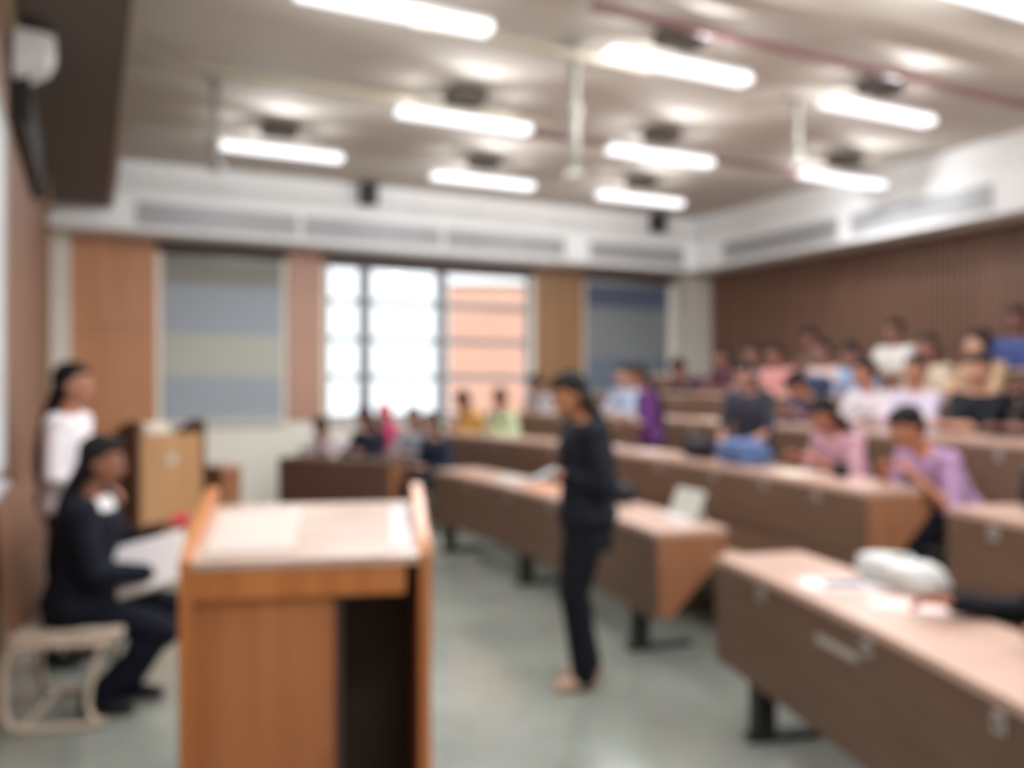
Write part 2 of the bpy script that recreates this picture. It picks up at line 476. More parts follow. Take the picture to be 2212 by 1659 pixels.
def drop_pole(x, y, zb, label, rr=.04):
    r = thing('ceiling_pole', label, 'pole', (x, y, ZC))
    bm = new_bm(); tube(bm, [(0, 0, -.02), (0, 0, zb - ZC)], rr, 12); link('pole', bm, MT['pole_white'], r, True)
    bm = new_bm(); box(bm, (-.09, -.09, -.02), (.09, .09, 0)); link('ceiling_flange', bm, MT['pole_white'], r)
    bm = new_bm(); tube(bm, [(0, 0, -.48), (0, 0, -.56)], rr * 1.5, 12); link('collar', bm, MT['pole_white'], r, True)
    bm = new_bm(); box(bm, (-.06, -.06, zb - ZC - .02), (.06, .06, zb - ZC + .04), bevel=.01); link('end_cap', bm, MT['pole_white'], r)
drop_pole(.45, 6.22, 3.06, 'tall white pole hanging from mid ceiling between two lamp lines')
drop_pole(-2.42, 6.98, 3.32, 'white drop pole beside the lamp closest to the board wall', .03)
drop_pole(2.47, 7.43, 3.45, 'white drop pole close to the back soffit lamps', .035)

# board wall fittings
def wl(u, z, off=0.): return W(off, u, z)
def U(y):                                                             # distance along the board wall for depth y
    return (9.7 - y) / .8965
r = thing('whiteboard', 'long white board on the wood clad wall, seen almost edge-on', 'whiteboard', W(0, U(2.45), 1.2))
r.rotation_euler = (0, 0, ANG)
L = 3.3
bm = new_bm(); box(bm, (.005, -L / 2, 0), (.03, L / 2, 1.55)); link('board_panel', bm, MT['board_white'], r)
bm = new_bm()
for lo, hi in (((0, -L / 2 - .03, -.03), (.04, L / 2 + .03, 0)), ((0, -L / 2 - .03, 1.55), (.04, L / 2 + .03, 1.58)), ((0, -L / 2 - .03, 0), (.04, -L / 2, 1.55)), ((0, L / 2, 0), (.04, L / 2 + .03, 1.55))): box(bm, lo, hi)
link('board_frame', bm, MT['grey_metal'], r)
bm = new_bm(); box(bm, (.04, -.9, -.03), (.11, .9, -.01)); link('pen_tray', bm, MT['grey_metal'], r)
r = thing('screen_case', 'black projection screen case high on the board wall', 'screen case', W(0, U(5.5), 2.97), ANG)
bm = new_bm(); box(bm, (0, -1.0, 0), (.08, 1.0, .36), bevel=.02); link('case', bm, MT['black_plastic'], r)
for s in (-1.03, 1.0):
    bm = new_bm(); box(bm, (0, s, -.01), (.1, s + .03, .37)); link('end_plate', bm, MT['black_steel'], r)
r = thing('wall_speaker', 'white wedge shaped wall speaker under the dark bulkhead', 'speaker', W(0, U(4.6), 3.19), ANG)
bm = new_bm()
rings(bm, [[(.03, -.16, .0), (.03, .16, .0), (.03, .16, .24), (.03, -.16, .24)], [(.18, -.13, .08), (.18, .13, .08), (.18, .13, .24), (.18, -.13, .24)], [(.22, -.11, .16), (.22, .11, .16), (.22, .11, .24), (.22, -.11, .24)]])
link('cabinet', bm, MT['white_paint'], r)
bm = new_bm(); box(bm, (0, -.06, .02), (.03, .06, .2)); link('bracket', bm, MT['grey_metal'], r)

# ------------------------------------------------------------------ tiers, desks and benches on arcs about one centre
CX, CY = -12.7, .7
R1, PITCH, STEP = 14.06, 1.05, .235
def arc(r, deg, z=0.): return V((CX + r * math.cos(rad(deg)), CY + r * math.sin(rad(deg)), z))
def amax(r): return 26.3 + math.degrees(math.asin(min(1, 4.70 / r)))
def amin(r): return 26.3 - math.degrees(math.asin(min(1, 8.70 / r)))
for k in range(1, 5):
    r0, r1 = R1 + PITCH * k - .05, 19.8
    bm = new_bm(); pts = []
    n = 40
    for i in range(n + 1): pts.append(arc(r0, amin(r0) + (amax(r0) - amin(r0)) * i / n, STEP * (k - 1)))
    for i in range(n + 1): pts.append(arc(r1, amax(r1) + (amin(r1) - amax(r1)) * i / n, STEP * (k - 1)))
    prism(bm, pts, (0, 0, STEP - .001 * 0))
    structure('floor_tier', bm, MT['floor'])

def arc_slab(bm, r0, r1, a0, a1, z0, z1, mat=0, step=.6):
    n = max(2, int((a1 - a0) / step)); rs = []
    for i in range(n + 1):
        a = a0 + (a1 - a0) * i / n
        rs.append([arc(r0, a, z0), arc(r1, a, z0), arc(r1, a, z1), arc(r0, a, z1)])
    rings(bm, rs, mat)

def child_at(o, root):
    o.parent = root; o.matrix_parent_inverse = M.Translation(-V(root.location)); return o

def arc_desk(k, a0, a1, label, plates, legs, strip=None, ends=(True, True)):
    z = STEP * k; R = R1 + PITCH * k
    root = thing('lecture_desk', label, 'desk', arc(R + .2, (a0 + a1) / 2, z), 0, 'curved lecture desks')
    bm = new_bm(); arc_slab(bm, R, R + .45, a0, a1, z + .72, z + .75); child_at(link('desk_top', bm, MT['desk_top']), root)
    bm = new_bm(); arc_slab(bm, R + .004, R + .024, a0, a1, z + .26, z + .72); child_at(link('front_panel', bm, MT['desk_panel']), root)
    for a, s, on in ((a0, 1, ends[0]), (a1, -1, ends[1])):
        if not on: continue
        d = arc(1, a) - V((CX, CY, 0)); t = V((-d.y, d.x, 0)) * s
        p = lambda rr, zz: arc(rr, a, z + zz)
        bm = new_bm(); prism(bm, [p(R + .025, .72), p(R + .44, .72), p(R + .44, .62), p(R + .1, .27), p(R + .025, .27)], t * .03)
        child_at(link('end_panel', bm, MT['desk_end']), root)
    for a in legs:
        d = (arc(1, a) - V((CX, CY, 0)))
        m4 = M.Translation(arc(R, a, z)) @ M.Rotation(rad(a), 4, 'Z')
        bm = new_bm(); box(bm, (.03, -.04, .03), (.12, .04, .72), 0, m4); box(bm, (.0, -.04, 0), (.4, .04, .03), 0, m4)
        child_at(link('leg', bm, MT['black_steel']), root)
    for a in plates:
        m4 = M.Translation(arc(R, a, z)) @ M.Rotation(rad(a), 4, 'Z')
        bm = new_bm(); box(bm, (-.003, -.024, .645), (.004, .024, .7), 0, m4)
        pl = child_at(link('number_plate', bm, MT['plate_grey']), root)
        bm = new_bm(); box(bm, (-.0045, -.012, .66), (-.003, .012, .685), 0, m4); o = link('plate_mark', bm, MT['plate_ink']); o.parent = pl
    if strip:
        bm = new_bm(); arc_slab(bm, R - .0, R + .004, strip - .55, strip + .55, z + .6, z + .628); o = child_at(link('name_strip', bm, MT['plate_grey']), root)
    return root

arc_desk(0, -6, 13.73, 'curved lecture desk at floor level with papers and a black sleeved arm on it', [1.2, 4.6, 6.3, 8.9, 12.0], [-1.5, 5.5, 12.5], 9.7)
arc_desk(0, 16.48, 31.7, 'curved lecture desk at floor level behind the standing woman in black', [19.5, 22.6, 25.7, 28.8], [17.9, 25.0, 31.0])
arc_desk(1, -4, 12.7, 'curved desk on first tier beyond the aisle, white plate and black bag at its corner', [2, 5, 8, 11.6], [0, 6.5, 12])
arc_desk(1, 15.0, 40.0, 'long curved desk on first tier with lavender shirted man at its end', [16.6, 18.6, 20.8, 23.5, 26.5, 30, 34], [16, 23, 30, 37])
arc_desk(2, 13.2, 40.0, 'long curved desk on second tier behind lavender shirted man', [15.6, 18.2, 21, 24, 27, 31, 35], [14, 22, 30, 38])
arc_desk(3, 12.6, 39.4, 'long curved desk on third tier with navy bag on top', [16, 20, 24, 28, 32, 36], [14, 22, 30, 38])
arc_desk(4, 12.0, 39.0, 'long curved desk on the topmost tier below the slatted wall', [16, 20, 24, 28, 32, 36], [14, 22, 30, 38])

def arc_bench(k, a0, a1, label):
    z = STEP * k; R = R1 + PITCH * k
    root = thing('bench_seat', label, 'bench', arc(R + .8, (a0 + a1) / 2, z), 0, 'fixed benches behind the curved desks')
    bm = new_bm(); arc_slab(bm, R + .62, R + .98, a0, a1, z + .41, z + .45); child_at(link('seat', bm, MT['bench_wood']), root)
    bm = new_bm(); arc_slab(bm, R + .985, R + 1.0, a0, a1, z + .38, z + .60); child_at(link('backrest', bm, MT['desk_panel']), root)
    n = max(2, int((a1 - a0) / 6))
    for i in range(n + 1):
        a = a0 + .4 + (a1 - a0 - .8) * i / n
        m4 = M.Translation(arc(R + .8, a, z)) @ M.Rotation(rad(a), 4, 'Z')
        bm = new_bm(); box(bm, (-.03, -.03, 0), (.03, .03, .41), 0, m4); child_at(link('leg', bm, MT['black_steel']), root)
arc_bench(0, -6, 13.4, 'fixed wooden bench behind floor level desk with the papers')
arc_bench(0, 16.8, 31.6, 'fixed wooden bench behind floor level desk near the standing woman')
arc_bench(1, -4, 12.4, 'fixed wooden bench behind first tier desk beyond the aisle')
arc_bench(1, 15.4, 40, 'fixed wooden bench of first tier under lavender shirted man')
arc_bench(2, 13.6, 40, 'fixed wooden bench of second tier')
arc_bench(3, 13, 39.4, 'fixed wooden bench of third tier')
arc_bench(4, 12.4, 39, 'fixed wooden bench of topmost tier')

# straight dark desk near the windows
FA, FB = V((-2.58, 9.44, 0)), V((-1.24, 8.8, 0))
dx = (FB - FA).normalized(); dn = V((-dx.y, dx.x, 0)); fl = (FB - FA).length
r = thing('straight_desk', 'straight dark fronted desk near windows with a lighter end panel', 'desk', FA, math.atan2(dx.y, dx.x))
bm = new_bm(); box(bm, (0, 0, .72), (fl, .48, .75), bevel=.004); link('desk_top', bm, MT['desk_panel'], r)
bm = new_bm(); box(bm, (0, .004, .2), (fl - .03, .024, .72)); link('front_panel', bm, MT['desk_dark'], r)
for x0 in (0, fl - .03):
    bm = new_bm(); box(bm, (x0, .024 if x0 == 0 else .004, .2), (x0 + .03, .47, .72)); link('end_panel', bm, MT['desk_end'], r)
for x0 in (.1, fl - .2):
    bm = new_bm(); box(bm, (x0, .15, 0), (x0 + .08, .25, .72)); link('leg', bm, MT['black_steel'], r)
r2 = thing('bench_seat', 'fixed straight bench behind the dark fronted desk', 'bench', FA + dn * .62, math.atan2(dx.y, dx.x), 'fixed benches behind the curved desks')
bm = new_bm(); box(bm, (0, 0, .41), (fl, .36, .45)); link('seat', bm, MT['bench_wood'], r2)
bm = new_bm(); box(bm, (0, .37, .38), (fl, .385, .74)); link('backrest', bm, MT['bench_wood'], r2)
for x0 in (.1, fl - .16):
    bm = new_bm(); box(bm, (x0, .15, 0), (x0 + .06, .21, .41)); link('leg', bm, MT['black_steel'], r2)

# ------------------------------------------------------------------ lecterns
r = thing('lectern', 'large orange brown wooden lectern with pale sloping top and dark open shelf', 'lectern', (-.791, 2.03, 0), rad(10))
Wd, Dp = .60, .42
def side(x0):
    bm = new_bm()
    pts = [(x0, 0, 0), (x0, Dp, 0), (x0, Dp, 1.255), (x0, Dp - .03, 1.27), (x0, .05, 1.165), (x0, 0, 1.14)]
    prism(bm, pts, (.03, 0, 0)); bmesh.ops.bevel(bm, geom=list(bm.edges), offset=.003, segments=1, affect='EDGES')
    link('side_panel', bm, MT['lectern_wood'], r)
side(0); side(Wd - .03)
bm = new_bm(); prism(bm, [(.03, .0, 1.115), (.03, Dp - .02, 1.195), (.03, Dp - .02, 1.215), (.03, .0, 1.135)], (Wd - .06, 0, 0)); link('sloping_top', bm, MT['lectern_top'], r)
bm = new_bm(); box(bm, (.03, .003, 1.04), (Wd - .065, .025, 1.113), bevel=.003); link('apron', bm, MT['lectern_wood'], r)
bm = new_bm(); box(bm, (.03, .02, .06), (.36, .04, 1.035)); dr = link('door', bm, MT['lectern_panel'], r)
bm = new_bm(); box(bm, (.345, .012, .52), (.355, .02, .66)); link('handle', bm, MT['lectern_wood'], dr)
bm = new_bm(); box(bm, (.36, .025, .06), (.38, Dp - .02, 1.035)); link('divider', bm, MT['dark_brown'], r)
bm = new_bm(); box(bm, (.03, Dp - .02, .0), (Wd - .03, Dp - .003, 1.19)); link('back_panel', bm, MT['dark_brown'], r)
bm = new_bm(); box(bm, (.03, .02, .03), (Wd - .03, Dp - .02, .06)); link('bottom_shelf', bm, MT['dark_brown'], r)
bm = new_bm(); box(bm, (.03, .03, 0), (Wd - .03, .05, .03)); link('plinth', bm, MT['lectern_panel'], r)
# thin pale sheets standing in for the window's reflection on the sloping top
def on_top(name, x0, y0, w, d, rz, m, label, cat):
    sl = math.atan2(.08, Dp - .02)
    rt = thing(name, label, cat)
    rt.matrix_world = M.Translation((-.791, 2.03, 0)) @ M.Rotation(rad(10), 4, 'Z') @ M.Translation((x0, y0, 1.1365 + y0 * .2)) @ M.Rotation(sl, 4, 'X') @ M.Rotation(rz, 4, 'Z')
    bm = new_bm()
    for q in range(3): box(bm, (q * .002, q * .001, q * .0006), (w + q * .002, d - q * .001, q * .0006 + .0005))
    link('sheets', bm, m, rt); return rt
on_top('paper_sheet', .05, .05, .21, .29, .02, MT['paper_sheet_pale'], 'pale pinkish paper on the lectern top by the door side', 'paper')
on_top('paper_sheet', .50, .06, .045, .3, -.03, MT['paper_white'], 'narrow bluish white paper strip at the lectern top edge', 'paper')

# second lectern against the windows side of the board wall
r = thing('lectern', 'tall wooden lectern with dark curved side panels and light front panel', 'lectern', (-3.06, 7.0, 0), math.atan2(.75, .66))
for y0 in (0, .57):
    pass
Wd2, Dp2 = .6, .55
def side2(x0):
    bm = new_bm()
    prof = [(0, 0), (Dp2, 0), (Dp2, 1.1)] + [(Dp2 - .02 - .0 - (Dp2 - .02) * t, 1.1 + .15 * math.sin(t * PI * .62)) for t in [i / 10 for i in range(1, 11)]]
    prism(bm, [(x0, y, z) for y, z in prof], (.03, 0, 0)); link('side_panel', bm, MT['podium_dark'], r)
side2(0); side2(Wd2 - .03)
bm = new_bm(); box(bm, (.03, .01, .05), (Wd2 - .03, .03, 1.14)); fp = link('front_panel', bm, MT['podium_wood'], r)
bm = new_bm(); ellipsoid(bm, (Wd2 / 2, .008, .92), (.05, .004, .05)); link('emblem', bm, MT['pale_trim'], fp, True)
bm = new_bm(); box(bm, (.03, .03, 1.06), (Wd2 - .03, Dp2 - .02, 1.085)); link('desk_surface', bm, MT['podium_wood'], r)
bm = new_bm(); box(bm, (.03, .03, 0), (Wd2 - .03, Dp2, .05)); link('base', bm, MT['podium_dark'], r)
fm = M.Translation((-3.06, 7.0, 0)) @ M.Rotation(math.atan2(.75, .66), 4, 'Z')
def lump(name, label, cat, m, loc, size, rz=0., seed=1, amp=.018, group=None):
    """soft bag-like body: a subdivided box pushed about by noise, flat underneath"""
    rt = thing(name, label, cat, loc, rz, group)
    bm = new_bm(); box(bm, (-size[0] / 2, -size[1] / 2, 0), (size[0] / 2, size[1] / 2, size[2]), bevel=min(size) * .3)
    bmesh.ops.subdivide_edges(bm, edges=list(bm.edges), cuts=3, use_grid_fill=True)
    from mathutils import noise
    for v in bm.verts:
        n = noise.noise_vector(v.co * 9 + V((seed * 3.1, seed, 0)))
        k = min(1, v.co.z / (size[2] * .25))
        v.co += V((n.x, n.y, n.z * .6)) * (amp * k)
        v.co.z = max(0, v.co.z)
    link('body', bm, m, rt, True)
    return rt
def handles(rt, size, m, n=2):
    for s in ((-1, 1) if n == 2 else (0,)):
        bm = new_bm(); y = s * size[1] * .2
        tube(bm, smooth_path([(-size[0] * .22, y, size[2] * .93), (-size[0] * .18, y, size[2] * 1.2), (size[0] * .18, y, size[2] * 1.2), (size[0] * .22, y, size[2] * .93)], 5), .008, 8)
        link('handle', bm, m, rt, True)
rt = lump('cloth_bundle', 'cream folded cloth lying on the light fronted lectern', 'cloth', MT['paper_cream'], fm @ V((.20, .14, 1.086)), (.24, .16, .15), .8, 4)

r = thing('side_cabinet', 'low narrow wooden cabinet beside the light fronted lectern', 'cabinet', (-2.58, 7.6, 0), math.atan2(.75, .66))
bm = new_bm(); box(bm, (0, 0, .04), (.2, .3, .8), bevel=.006); cb = link('body', bm, MT['desk_end'], r)
bm = new_bm(); box(bm, (-.01, -.01, .8), (.21, .31, .825)); link('top', bm, MT['clad_pink'], r)
bm = new_bm(); box(bm, (.02, -.012, .08), (.18, 0, .78)); dd = link('door', bm, MT['desk_end'], r)
bm = new_bm(); box(bm, (.15, -.022, .42), (.163, -.012, .52)); link('handle', bm, MT['grey_metal'], dd)
bm = new_bm(); box(bm, (.02, .02, 0), (.18, .28, .04)); link('plinth', bm, MT['dark_brown'], r)

# ------------------------------------------------------------------ people
SKIN = {}
def skin(h):
    if h not in SKIN:
        m = plain('skin_' + h.strip('#'), h, .55, .35, .05, 20.)
        SKIN[h] = m
    return SKIN[h]
CLOTH = {}
def cloth(h):
    if h not in CLOTH: CLOTH[h] = plain('fabric_' + h.strip('#'), h, .8, .2, .10, 18., bump=.15)
    return CLOTH[h]
HAIR = plain('black_hair', '#151213', .7, .2, .25, 40., bump=.3)
HAIRB = plain('brown_black_hair', '#261c1a', .7, .2, .25, 40., bump=.3)
EYEW = plain('eye_white', '#b5aaa0', .4); EYED = plain('eye_iris', '#1c1310', .3); LIPS = plain('lips', '#8c4f48', .5)

def remesh(bm, voxel, smooth=3):
    """overlapping closed pieces -> one continuous surface"""
    bmesh.ops.recalc_face_normals(bm, faces=bm.faces)
    me = bpy.data.meshes.new('tmp'); bm.to_mesh(me); bm.free()
    o = bpy.data.objects.new('tmp', me); COL.objects.link(o)
    md = o.modifiers.new('r', 'REMESH'); md.mode = 'VOXEL'; md.voxel_size = voxel; md.use_smooth_shade = True
    if smooth:
        s = o.modifiers.new('s', 'SMOOTH'); s.factor = .5; s.iterations = smooth
    dg = bpy.context.evaluated_depsgraph_get()
    out = bpy.data.meshes.new_from_object(o.evaluated_get(dg))
    bpy.data.objects.remove(o); bpy.data.meshes.remove(me)
    return out

def finish(name, me, mats, parent, extra=None):
    bm = bmesh.new(); bm.from_mesh(me); bpy.data.meshes.remove(me)
    for f in bm.faces: f.material_index = 0
    if extra: extra(bm)
    o = link(name, bm, mats, parent, True)
    return o

def ik(a, c, l1, l2, pole):
    d = c - a; L = max(.05, min(d.length, (l1 + l2) * .995)); u = d.normalized(); c = a + u * L
    x = (l1 * l1 - l2 * l2 + L * L) / (2 * L); h = math.sqrt(max(0, l1 * l1 - x * x))
    p = pole - u * pole.dot(u); p.normalize()
    return a + u * x + p * h, c

def ering(c, u, x, rx, ry, n=16):
    y = u.cross(x)
    return circ_ring(c, x, y, rx, ry, n)

def person(label, loc, face, pose='sit', lean=10, hp=0, hy=0, lh=None, rh=None, top='#dddddd', bottom='#20222a', sleeve='long',
           hair='short', skin_c='#9a6a50', jacket=None, shoes='#1a1a1c', scale=1., seat=.45, voxel=.013, build=1.0, cat='person', hairm=None,
           feet=None, turn=0, name='person', curl=35, scarf=None, handdir=None, leg_g=.014):
    """face: world direction the body faces. Local axes: +y forward, +x the person's own right."""
    root = thing(name, label, cat, loc, math.atan2(face[1], face[0]) - PI / 2)
    root.scale = (scale,) * 3
    sk = skin(skin_c)
    L = rad(lean); u = V((0, math.sin(L), math.cos(L))); X = V((math.cos(rad(turn)), math.sin(rad(turn)), 0)); Y = u.cross(V((1, 0, 0)))
    pel = V((0, 0, seat + .095)) if pose == 'sit' else V((0, 0, .93))
    S = lambda t, off=0.: pel + u * t + V((0, 1, 0)) * off
    nb = S(.50)
    hips = [V((s * .085, .0, pel.z - .01)) for s in (-1, 1)]
    if feet: ank = [V(feet[0]), V(feet[1])]
    elif pose == 'sit': ank = [V((s * .10, .40, .085)) for s in (-1, 1)]
    else: ank = [V((-.09, .04, .085)), V((.09, -.04, .085))]
    knees = []
    for h, a in zip(hips, ank):
        k, a2 = ik(h, a, .43, .42, V((0, 1, .5))); knees.append(k)
    sh = [S(.43) + X * (s * .165 * build) for s in (-1, 1)]
    if lh is None: lh = (-.16, .36, pel.z + .16) if pose == 'sit' else (-.22, .06, pel.z - .05)
    if rh is None: rh = (.16, .36, pel.z + .16) if pose == 'sit' else (.22, .06, pel.z - .05)
    elb, wr = [], []
    for s, a, t in ((-1, sh[0], V(lh)), (1, sh[1], V(rh))):
        e, w_ = ik(a, t, .285, .25, V((s * .6, -.5, -1))); elb.append(e); wr.append(w_)
    # head frame
    hpt = rad(hp) + L * .55
    Rh = Matrix_head = (M.Rotation(rad(-hy), 3, 'Z') @ M.Rotation(-hpt, 3, 'X'))
    hup = Rh @ V((0, 0, 1)); hf = Rh @ V((0, 1, 0))
    hc = nb + hup * .148 + hf * .025
    H = lambda x, y, z: hc + Rh @ V((x, y, z))

    def torso(bm, g=0., lo=-.09, hi=.50, neck=True):
        prof = [(-.10, .125, .095), (-.03, .165, .118), (.06, .155, .108), (.15, .135, .098), (.26, .150, .108), (.36, .165, .108), (.43, .150, .088), (.48, .085, .062), (.515, .055, .052)]
        rs = []
        for t, rx, ry in prof:
            if t < lo - 1e-6 or t > hi + 1e-6: continue
            e = .010 if (g > 0 and t < .01) else 0.
            rs.append(ering(S(t), u, X if t > .2 else V((1, 0, 0)), (rx + g + e) * build, (ry + g + e) * (build * .5 + .5)))
        rings(bm, rs)
        for s in (0, 1): capsule(bm, S(.405) + X * ((s * 2 - 1) * .06), sh[s], .062 + g, .056 + g)
    def arm(bm, s, g=0., to=1.0):
        capsule(bm, sh[s], elb[s], .050 + g, .039 + g)
        if to > .5: capsule(bm, elb[s], elb[s] + (wr[s] - elb[s]) * to, .039 + g, .028 + g * .8)
    def legs(bm, g=0.):
        for h, k, a in zip(hips, knees, ank):
            capsule(bm, h, k, .082 + g, .056 + g); capsule(bm, k, a, .053 + g, .036 + g * 1.3)
            cm = k + (a - k) * .3; ellipsoid(bm, cm + V((0, -.012, 0)), (.05 + g, .052 + g, .1))
        ellipsoid(bm, pel + V((0, -.03, -.01)), (.15 + g, .11 + g, .10 + g))

    # body: one continuous surface
    bm = new_bm(); torso(bm); legs(bm)
    capsule(bm, nb - u * .03, nb + hup * .09, .056, .05)
    ellipsoid(bm, H(0, -.012, .03), (.074, .094, .092), Rh); ellipsoid(bm, H(0, .025, -.035), (.058, .066, .078), Rh)
    ellipsoid(bm, H(0, .045, -.085), (.032, .034, .028), Rh)
    capsule(bm, H(0, .085, .018), H(0, .104, -.018), .009, .014)
    for s in (-1, 1):
        ellipsoid(bm, H(s * .078, -.008, -.012), (.011, .02, .03), Rh); ellipsoid(bm, H(s * .035, .062, -.02), (.022, .022, .02), Rh)
        ellipsoid(bm, H(s * .032, .078, .032), (.022, .012, .007), Rh)
    hands = []
    for s in (0, 1):
        sg = s * 2 - 1
        arm(bm, s)
        d = (wr[s] - elb[s]).normalized()
        if handdir and handdir[s] is not None: d = (root_inv_dir(handdir[s])).normalized()
        n = V((-sg * .5, 0, -1)); n = (n - d * n.dot(d)).normalized()      # palm faces down and inwards
        sd = d.cross(n).normalized()
        p = [wr[s] - d * .01, wr[s] + d * .03, wr[s] + d * .075, wr[s] + d * .095]
        rings(bm, [ering(p[0], d, sd, .026, .020), ering(p[1], d, sd, .036, .017), ering(p[2], d, sd, .041, .015), ering(p[3], d, sd, .036, .011)])
        hands.append((wr[s], d, n, sd, sg))
    for k, a in zip(knees, ank):
        capsule(bm, a + V((0, -.03, -.045)), a + V((0, .13, -.058)), .034, .024)
    me = remesh(bm, voxel, 2)
    def extras(bm):
        for w0, d, n, sd, sg in hands:
            th = None
            for off, ln in ((-.030, .064), (-.010, .073), (.011, .069), (.031, .053)):
                b = w0 + d * .085 + sd * off; pts = [b]; dd = d.copy()
                for q, fr in enumerate((.44, .32, .24)):
                    a = rad(curl * (.6 + .35 * q)) if q else rad(curl * .5)
                    dd = (M.Rotation(a, 3, d.cross(n)) @ dd) if (M.Rotation(a, 3, d.cross(n)) @ dd).dot(n) > dd.dot(n) else (M.Rotation(-a, 3, d.cross(n)) @ dd)
                    pts.append(pts[-1] + dd * ln * fr)
                tube(bm, [pts[0] - d * .02] + pts, [.0088, .009, .0084, .0076, .0058], 8)
            inn = sd * (1 if sd.x * -sg > 0 else -1)                         # thumb side: towards the body's midline
            b = w0 + d * .03 + inn * .026; t1 = (d * .55 + inn * .75 + n * .25).normalized(); t2 = (d * .8 + inn * .35 + n * .45).normalized()
            tube(bm, [b - t1 * .015, b + t1 * .032, b + t1 * .032 + t2 * .028, b + t1 * .032 + t2 * .05], [.0115, .0108, .0095, .0065], 8)
        for s in (-1, 1):
            ellipsoid(bm, H(s * .031, .077, .012), (.0125, .009, .0062), Rh, 10, 6, 1); ellipsoid(bm, H(s * .031, .0845, .012), (.0062, .0035, .0058), Rh, 8, 6, 2)
            capsule(bm, H(s * .018, .09, .034), H(s * .046, .078, .037), .0035, .0028, 6, 2)
        ellipsoid(bm, H(0, .083, -.053), (.022, .010, .0055), Rh, 10, 6, 3); ellipsoid(bm, H(0, .081, -.061), (.018, .010, .006), Rh, 10, 6, 3)
    finish('body', me, [sk, EYEW, EYED, LIPS], root, extras)

    # clothes
    bm = new_bm(); legs(bm, leg_g)
    finish('trousers', remesh(bm, voxel, 2), [cloth(bottom)], root)
    g = .015
    bm = new_bm(); torso(bm, g, -.10, .49)
    for s in (0, 1): arm(bm, s, g, .93 if sleeve == 'long' else (.0 if sleeve == 'short' else .45))
    if sleeve == 'short':
        pass
    if jacket:
        finish('shirt', remesh(bm, voxel, 2), [cloth(top)], root)
        bm = new_bm(); torso(bm, g + .012, -.10, .44)
        if pose != 'sit':
            rings(bm, [ering(S(-.20), u, V((1, 0, 0)), .185, .135), ering(S(-.08), u, V((1, 0, 0)), .185, .135), ering(S(.05), u, V((1, 0, 0)), .172, .122)])
        else:
            rings(bm, [ering(S(-.12), u, V((1, 0, 0)), .20, .15), ering(S(-.05), u, V((1, 0, 0)), .197, .148), ering(S(.08), u, V((1, 0, 0)), .172, .124)])
            for h, k in zip(hips, knees): capsule(bm, h, h + (k - h) * .38, .112, .098)
        for s in (0, 1): arm(bm, s, g + .012, .9)
        jk = finish('jacket', remesh(bm, voxel, 2), [cloth(jacket)], root)
        for s in (-1, 1):                                                    # lapels
            bm = new_bm(); f = V((0, math.cos(L), -math.sin(L)))
            q = [S(.43) + V((s * .06, 0, 0)) + f * .085, S(.36) + V((s * .095, 0, 0)) + f * .112, S(.16) + V((s * .015, 0, 0)) + f * .127, S(.30) + V((s * .03, 0, 0)) + f * .128]
            prism(bm, q, f * .012); link('lapel', bm, cloth(jacket), jk)
        bm = new_bm(); f = V((0, math.cos(L), -math.sin(L)))
        prism(bm, [S(.46) + V((-.05, 0, 0)) + f * .06, S(.46) + V((.05, 0, 0)) + f * .06, S(.2) + f * .118], f * .016); link('shirt_front', bm, cloth(top), root)
    else:
        finish('shirt', remesh(bm, voxel, 2), [cloth(top)], root)
    for a in ank:
        bm = new_bm()
        rs = []
        for t, wdt, hgt in ((-.075, .028, .03), (-.05, .038, .045), (.0, .04, .045), (.07, .046, .034), (.13, .044, .026), (.165, .024, .016)):
            c = V((a.x, a.y + t, a.z - .083 + hgt))
            rs.append(circ_ring(c, V((1, 0, 0)), V((0, 0, 1)), wdt, hgt, 12))
        rings(bm, rs); link('shoe', bm, cloth(shoes), root, True)

    # hair
    hm = hairm or HAIR
    if hair != 'none':
        bm = new_bm()
        ellipsoid(bm, H(0, -.030, .045), (.084, .094, .092), Rh); ellipsoid(bm, H(0, .004, .082), (.068, .076, .05), Rh)
        ellipsoid(bm, H(0, -.06, -.01), (.072, .058, .075), Rh)
        if hair in ('long', 'tail', 'bob'):
            for s in (-1, 1): capsule(bm, H(s * .066, -.02, .03), H(s * .066, -.035, -.07), .024, .026)
        if hair == 'long':
            b0 = H(0, -.075, 0)
            rs = []
            for t, rx, ry in ((0, .075, .05), (.1, .088, .052), (.22, .10, .046), (.34, .095, .038), (.44, .06, .022)):
                c = H(0, -.075, 0) if t == 0 else None
                base = S(.50 - t) - V((0, math.cos(L), -math.sin(L))) * (.095 + .03 * min(1, t * 4))
                if t == 0: base = H(0, -.07, -.03)
                if t == .1: base = (H(0, -.085, -.12) + S(.42) - V((0, .12, 0))) * .5
                rs.append(ering(base, u, V((1, 0, 0)), rx, ry))
            rings(bm, rs)
        if hair == 'tail':
            capsule(bm, H(0, -.11, .02), H(0, -.15, -.05), .03, .034); capsule(bm, H(0, -.15, -.05), S(.2) - V((0, .16, 0)), .034, .018)
        if hair == 'bob':
            capsule(bm, H(0, -.07, -.02), H(0, -.07, -.1), .07, .06)
        finish('hair', remesh(bm, min(voxel, .010), 2), [hm], root)
    if scarf:
        bm = new_bm()
        ellipsoid(bm, H(0, -.032, .048), (.092, .102, .10), Rh); ellipsoid(bm, H(0, -.05, -.06), (.085, .075, .09), Rh)
        capsule(bm, H(0, -.05, -.1), S(.36) - V((0, .06, 0)), .08, .11)
        finish('head_scarf', remesh(bm, .010, 2), [cloth(scarf)], root)
    root['_w'] = 0; del root['_w']
    return root

